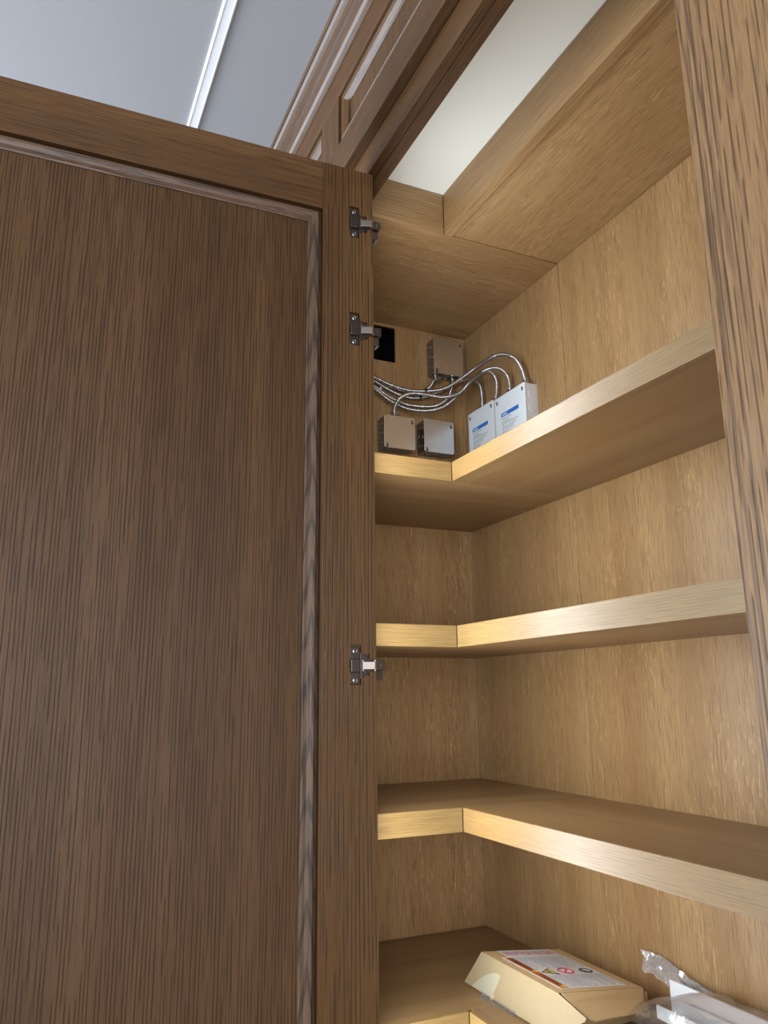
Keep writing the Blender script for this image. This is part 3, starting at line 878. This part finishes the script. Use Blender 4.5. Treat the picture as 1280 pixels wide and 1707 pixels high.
def text(name, s, size, origin, xdir, ydir, mat, parent, width=None):
    cu = bpy.data.curves.new(name, 'FONT'); cu.body = s; cu.size = 1.0; cu.align_x = 'LEFT'; cu.align_y = 'BOTTOM_BASELINE'
    cu.resolution_u = 2; cu.offset = 0.012
    tmp = bpy.data.objects.new('tmp', cu); COL.objects.link(tmp)
    dg = bpy.context.evaluated_depsgraph_get(); dg.update()
    me = bpy.data.meshes.new_from_object(tmp.evaluated_get(dg))
    bpy.data.objects.remove(tmp, do_unlink=True)
    xs = [v.co.x for v in me.vertices]; x0, x1 = min(xs), max(xs)
    ys = [v.co.y for v in me.vertices]; y0, y1 = min(ys), max(ys)
    kx = (width/(x1-x0)) if width else size; ky = size/(y1-y0)
    for v in me.vertices:
        v.co = origin+xdir*((v.co.x-x0)*kx)+ydir*((v.co.y-y0)*ky)
    me.materials.clear(); me.materials.append(mat); me.name = name
    o = bpy.data.objects.new(name, me); COL.objects.link(o); o.parent = parent
    return o


text('title_lettering', 'PARTS FOR INSTALLATION', 0.021, lid(0.142, 0.010, 0.0007), -E1, E2, M_RED, lab1, 0.107)
lid_sheet('orange_band', [(0.019, 0.046), (0.034, 0.046), (0.034, 0.209), (0.019, 0.209)], 0.0005, M_ORANGE, lab2)
text('warning_lettering', 'WARNING', 0.009, lid(0.0310, 0.196, 0.0010), -E2, -E1, M_PRINT, lab2, 0.055)
text('warning_lettering', 'AVERTISSEMENT', 0.009, lid(0.0310, 0.116, 0.0010), -E2, -E1, M_PRINT, lab2, 0.066)
for bb in (0.205, 0.126):
    lid_sheet('alert_triangle', [(0.032, bb+0.003), (0.032, bb-0.008), (0.021, bb-0.0025)], 0.0009, M_ORANGE if False else M_YELLOW, lab2, 0.0002)
# pictograms
lid_sheet('hazard_triangle', [(0.037, 0.130), (0.066, 0.146), (0.062, 0.112)], 0.0005, M_PRINT, lab2)
lid_sheet('hazard_triangle', [(0.0415, 0.1295), (0.0625, 0.1405), (0.0605, 0.1180)], 0.0010, M_YELLOW, lab2, 0.0002)
lid_sheet('hazard_mark', [(0.050, 0.126), (0.056, 0.128), (0.055, 0.134), (0.051, 0.132)], 0.0013, M_PRINT, lab2, 0.0002)
bm = bmesh.new(); ring(bm, lid(0.089, 0.1285, 0.0006), EN, 0.0135, 0.0013, 36, 6)
link('prohibition_ring', bm, M_RED, lab2)
lid_sheet('prohibition_bar', [(0.080, 0.1365), (0.082, 0.1385), (0.098, 0.1205), (0.096, 0.1185)], 0.0006, M_RED, lab2)
lid_sheet('manual_disc', circle(0.130, 0.1305, 0.0125), 0.0005, M_NAVY, lab2)
lid_sheet('manual_figure', [(0.122, 0.128), (0.130, 0.125), (0.138, 0.131), (0.134, 0.138), (0.128, 0.133)], 0.0010, M_LABEL, lab2, 0.0002)
bm = bmesh.new(); random.seed(11)
a = 0.0375
while a < 0.147:
    for b0, b1 in ((0.047, 0.108), (0.150, 0.208)):
        y = b0
        while y < b1-0.004:
            w = min(random.uniform(0.006, 0.024), b1-y)
            bm.faces.new([bm.verts.new(lid(*q, 0.0007)) for q in ((a, y), (a+0.0012, y), (a+0.0012, y+w), (a, y+w))])
            y += w+0.0018
            if random.random() < 0.10:
                break
    a += 0.0036
link('small_lettering', bm, M_LINE, lab2)['kind'] = 'stuff'
bm = bmesh.new()
for b0 in (0.1095, 0.148):
    bm.faces.new([bm.verts.new(lid(*q, 0.0007)) for q in ((0.037, b0), (0.148, b0), (0.148, b0+0.0007), (0.037, b0+0.0007))])
for a0 in (0.0695, 0.1125):
    bm.faces.new([bm.verts.new(lid(*q, 0.0007)) for q in ((a0, 0.047), (a0+0.0006, 0.047), (a0+0.0006, 0.208), (a0, 0.208))])
link('ruled_line', bm, M_LINE, lab2)
# scrap of clear film showing below the carton
bm = bmesh.new()
prism(bm, [(-0.243, -0.372, ZS), (-0.236, -0.372, ZS), (-0.232, -0.470, ZS), (-0.238, -0.470, ZS)], None, (0.004, 0, 0.006))
o = link('plastic_scrap', bm, M_FILM); tag(o, 'scrap of clear film peeking out under the carton', 'plastic wrap')

# ------------------------------------------------------------------ white profiles in a clear bag
def profile(pts, y0, y1, label, dy=0.0, dz=0.0):
    bm = bmesh.new()
    prism(bm, [(x, y0, z) for x, z in pts], None, (dy, y1-y0, dz))
    o = link('plastic_profile', bm, M_PVC, bevel=0.0004)
    return tag(o, label, 'trim strip', 'white profiles in the clear bag')


Z4 = ZS
profile([(-0.030, Z4+0.002), (-0.026, Z4+0.002), (-0.026, Z4+0.066), (-0.030, Z4+0.066)], -0.612, -1.30, 'flat white plastic strip standing at the back of the clear bag')
profile([(-0.086, Z4+0.028), (-0.040, Z4+0.028), (-0.040, Z4+0.047), (-0.043, Z4+0.047), (-0.043, Z4+0.031), (-0.083, Z4+0.031), (-0.083, Z4+0.047), (-0.086, Z4+0.047)], -0.640, -1.28, 'white channel-shaped plastic profile in the middle of the clear bag')
profile([(-0.115, Z4+0.002), (-0.034, Z4+0.002), (-0.034, Z4+0.024), (-0.037, Z4+0.024), (-0.037, Z4+0.005), (-0.112, Z4+0.005), (-0.112, Z4+0.026), (-0.115, Z4+0.026)], -0.645, -1.29, 'lowest wide white plastic profile in the clear bag')

bag = empty('poly_bag', (-0.07, -0.95, ZS))
tag(bag, 'clear crinkled plastic bag with a twisted end, holding white profiles', 'plastic bag')
BINV = Matrix.Translation((0.07, 0.95, -ZS))
bm = bmesh.new(); rows = []
ny, nr = 60, 28
for i in range(ny):
    t = i/(ny-1); y = -0.598-0.73*t
    open_ = min(1.0, 0.35+2.5*t**0.7)
    row = []
    for j in range(nr):
        a = 2*math.pi*j/nr
        cx, cz = -0.068, ZS+0.041*open_+0.001
        ex = math.copysign(abs(math.cos(a))**0.55, math.cos(a)); ez = math.copysign(abs(math.sin(a))**0.6, math.sin(a))
        p = Vector((cx+0.058*(0.6+0.4*open_)*ex, y, cz+0.036*open_*ez))
        n_ = noise.noise(p*38.0)*0.005+noise.noise(p*90.0)*0.002
        d = Vector((ex, 0, ez)).normalized()
        p += d*n_
        p.z = max(p.z, ZS+0.0006); p.x = min(p.x, -0.0015)
        row.append(bm.verts.new(p))
    rows.append(row)
for a, b_ in zip(rows, rows[1:]):
    for j in range(nr):
        bm.faces.new((a[j], a[(j+1) % nr], b_[(j+1) % nr], b_[j]))
link('bag_sleeve', bm, M_FILM, bag, smooth=True, matrix=BINV)
# twisted tail up against the panel
bm = bmesh.new(); rows = []
path = catmull([(-0.018, -0.690, ZS+0.056), (-0.014, -0.645, ZS+0.058), (-0.013, -0.602, ZS+0.063), (-0.014, -0.566, ZS+0.071), (-0.017, -0.538, ZS+0.073)], 14)
for i, p in enumerate(path):
    t = i/(len(path)-1)
    wd = 0.0135+0.0055*math.sin(math.pi*t)**2+0.002*t
    tw = math.radians(20+130*t)
    row = []
    for j in range(9):
        s = (j/8-0.5)*2
        up = Vector((0.25*math.sin(tw), 0.25, 0.95)).normalized()
        q = p+up*(wd*s)+Vector((0.003*math.sin(s*3+t*7)+noise.noise(Vector((t*14, s*3, 0)))*0.004, 0, noise.noise(Vector((t*10, s*2, 4)))*0.003))
        q.x = min(q.x, -0.002)
        row.append(bm.verts.new(q))
    rows.append(row)
for a, b_ in zip(rows, rows[1:]):
    for j in range(8):
        bm.faces.new((a[j], a[j+1], b_[j+1], b_[j]))
o = link('twisted_tail', bm, M_FILM2, bag, smooth=True, matrix=BINV)
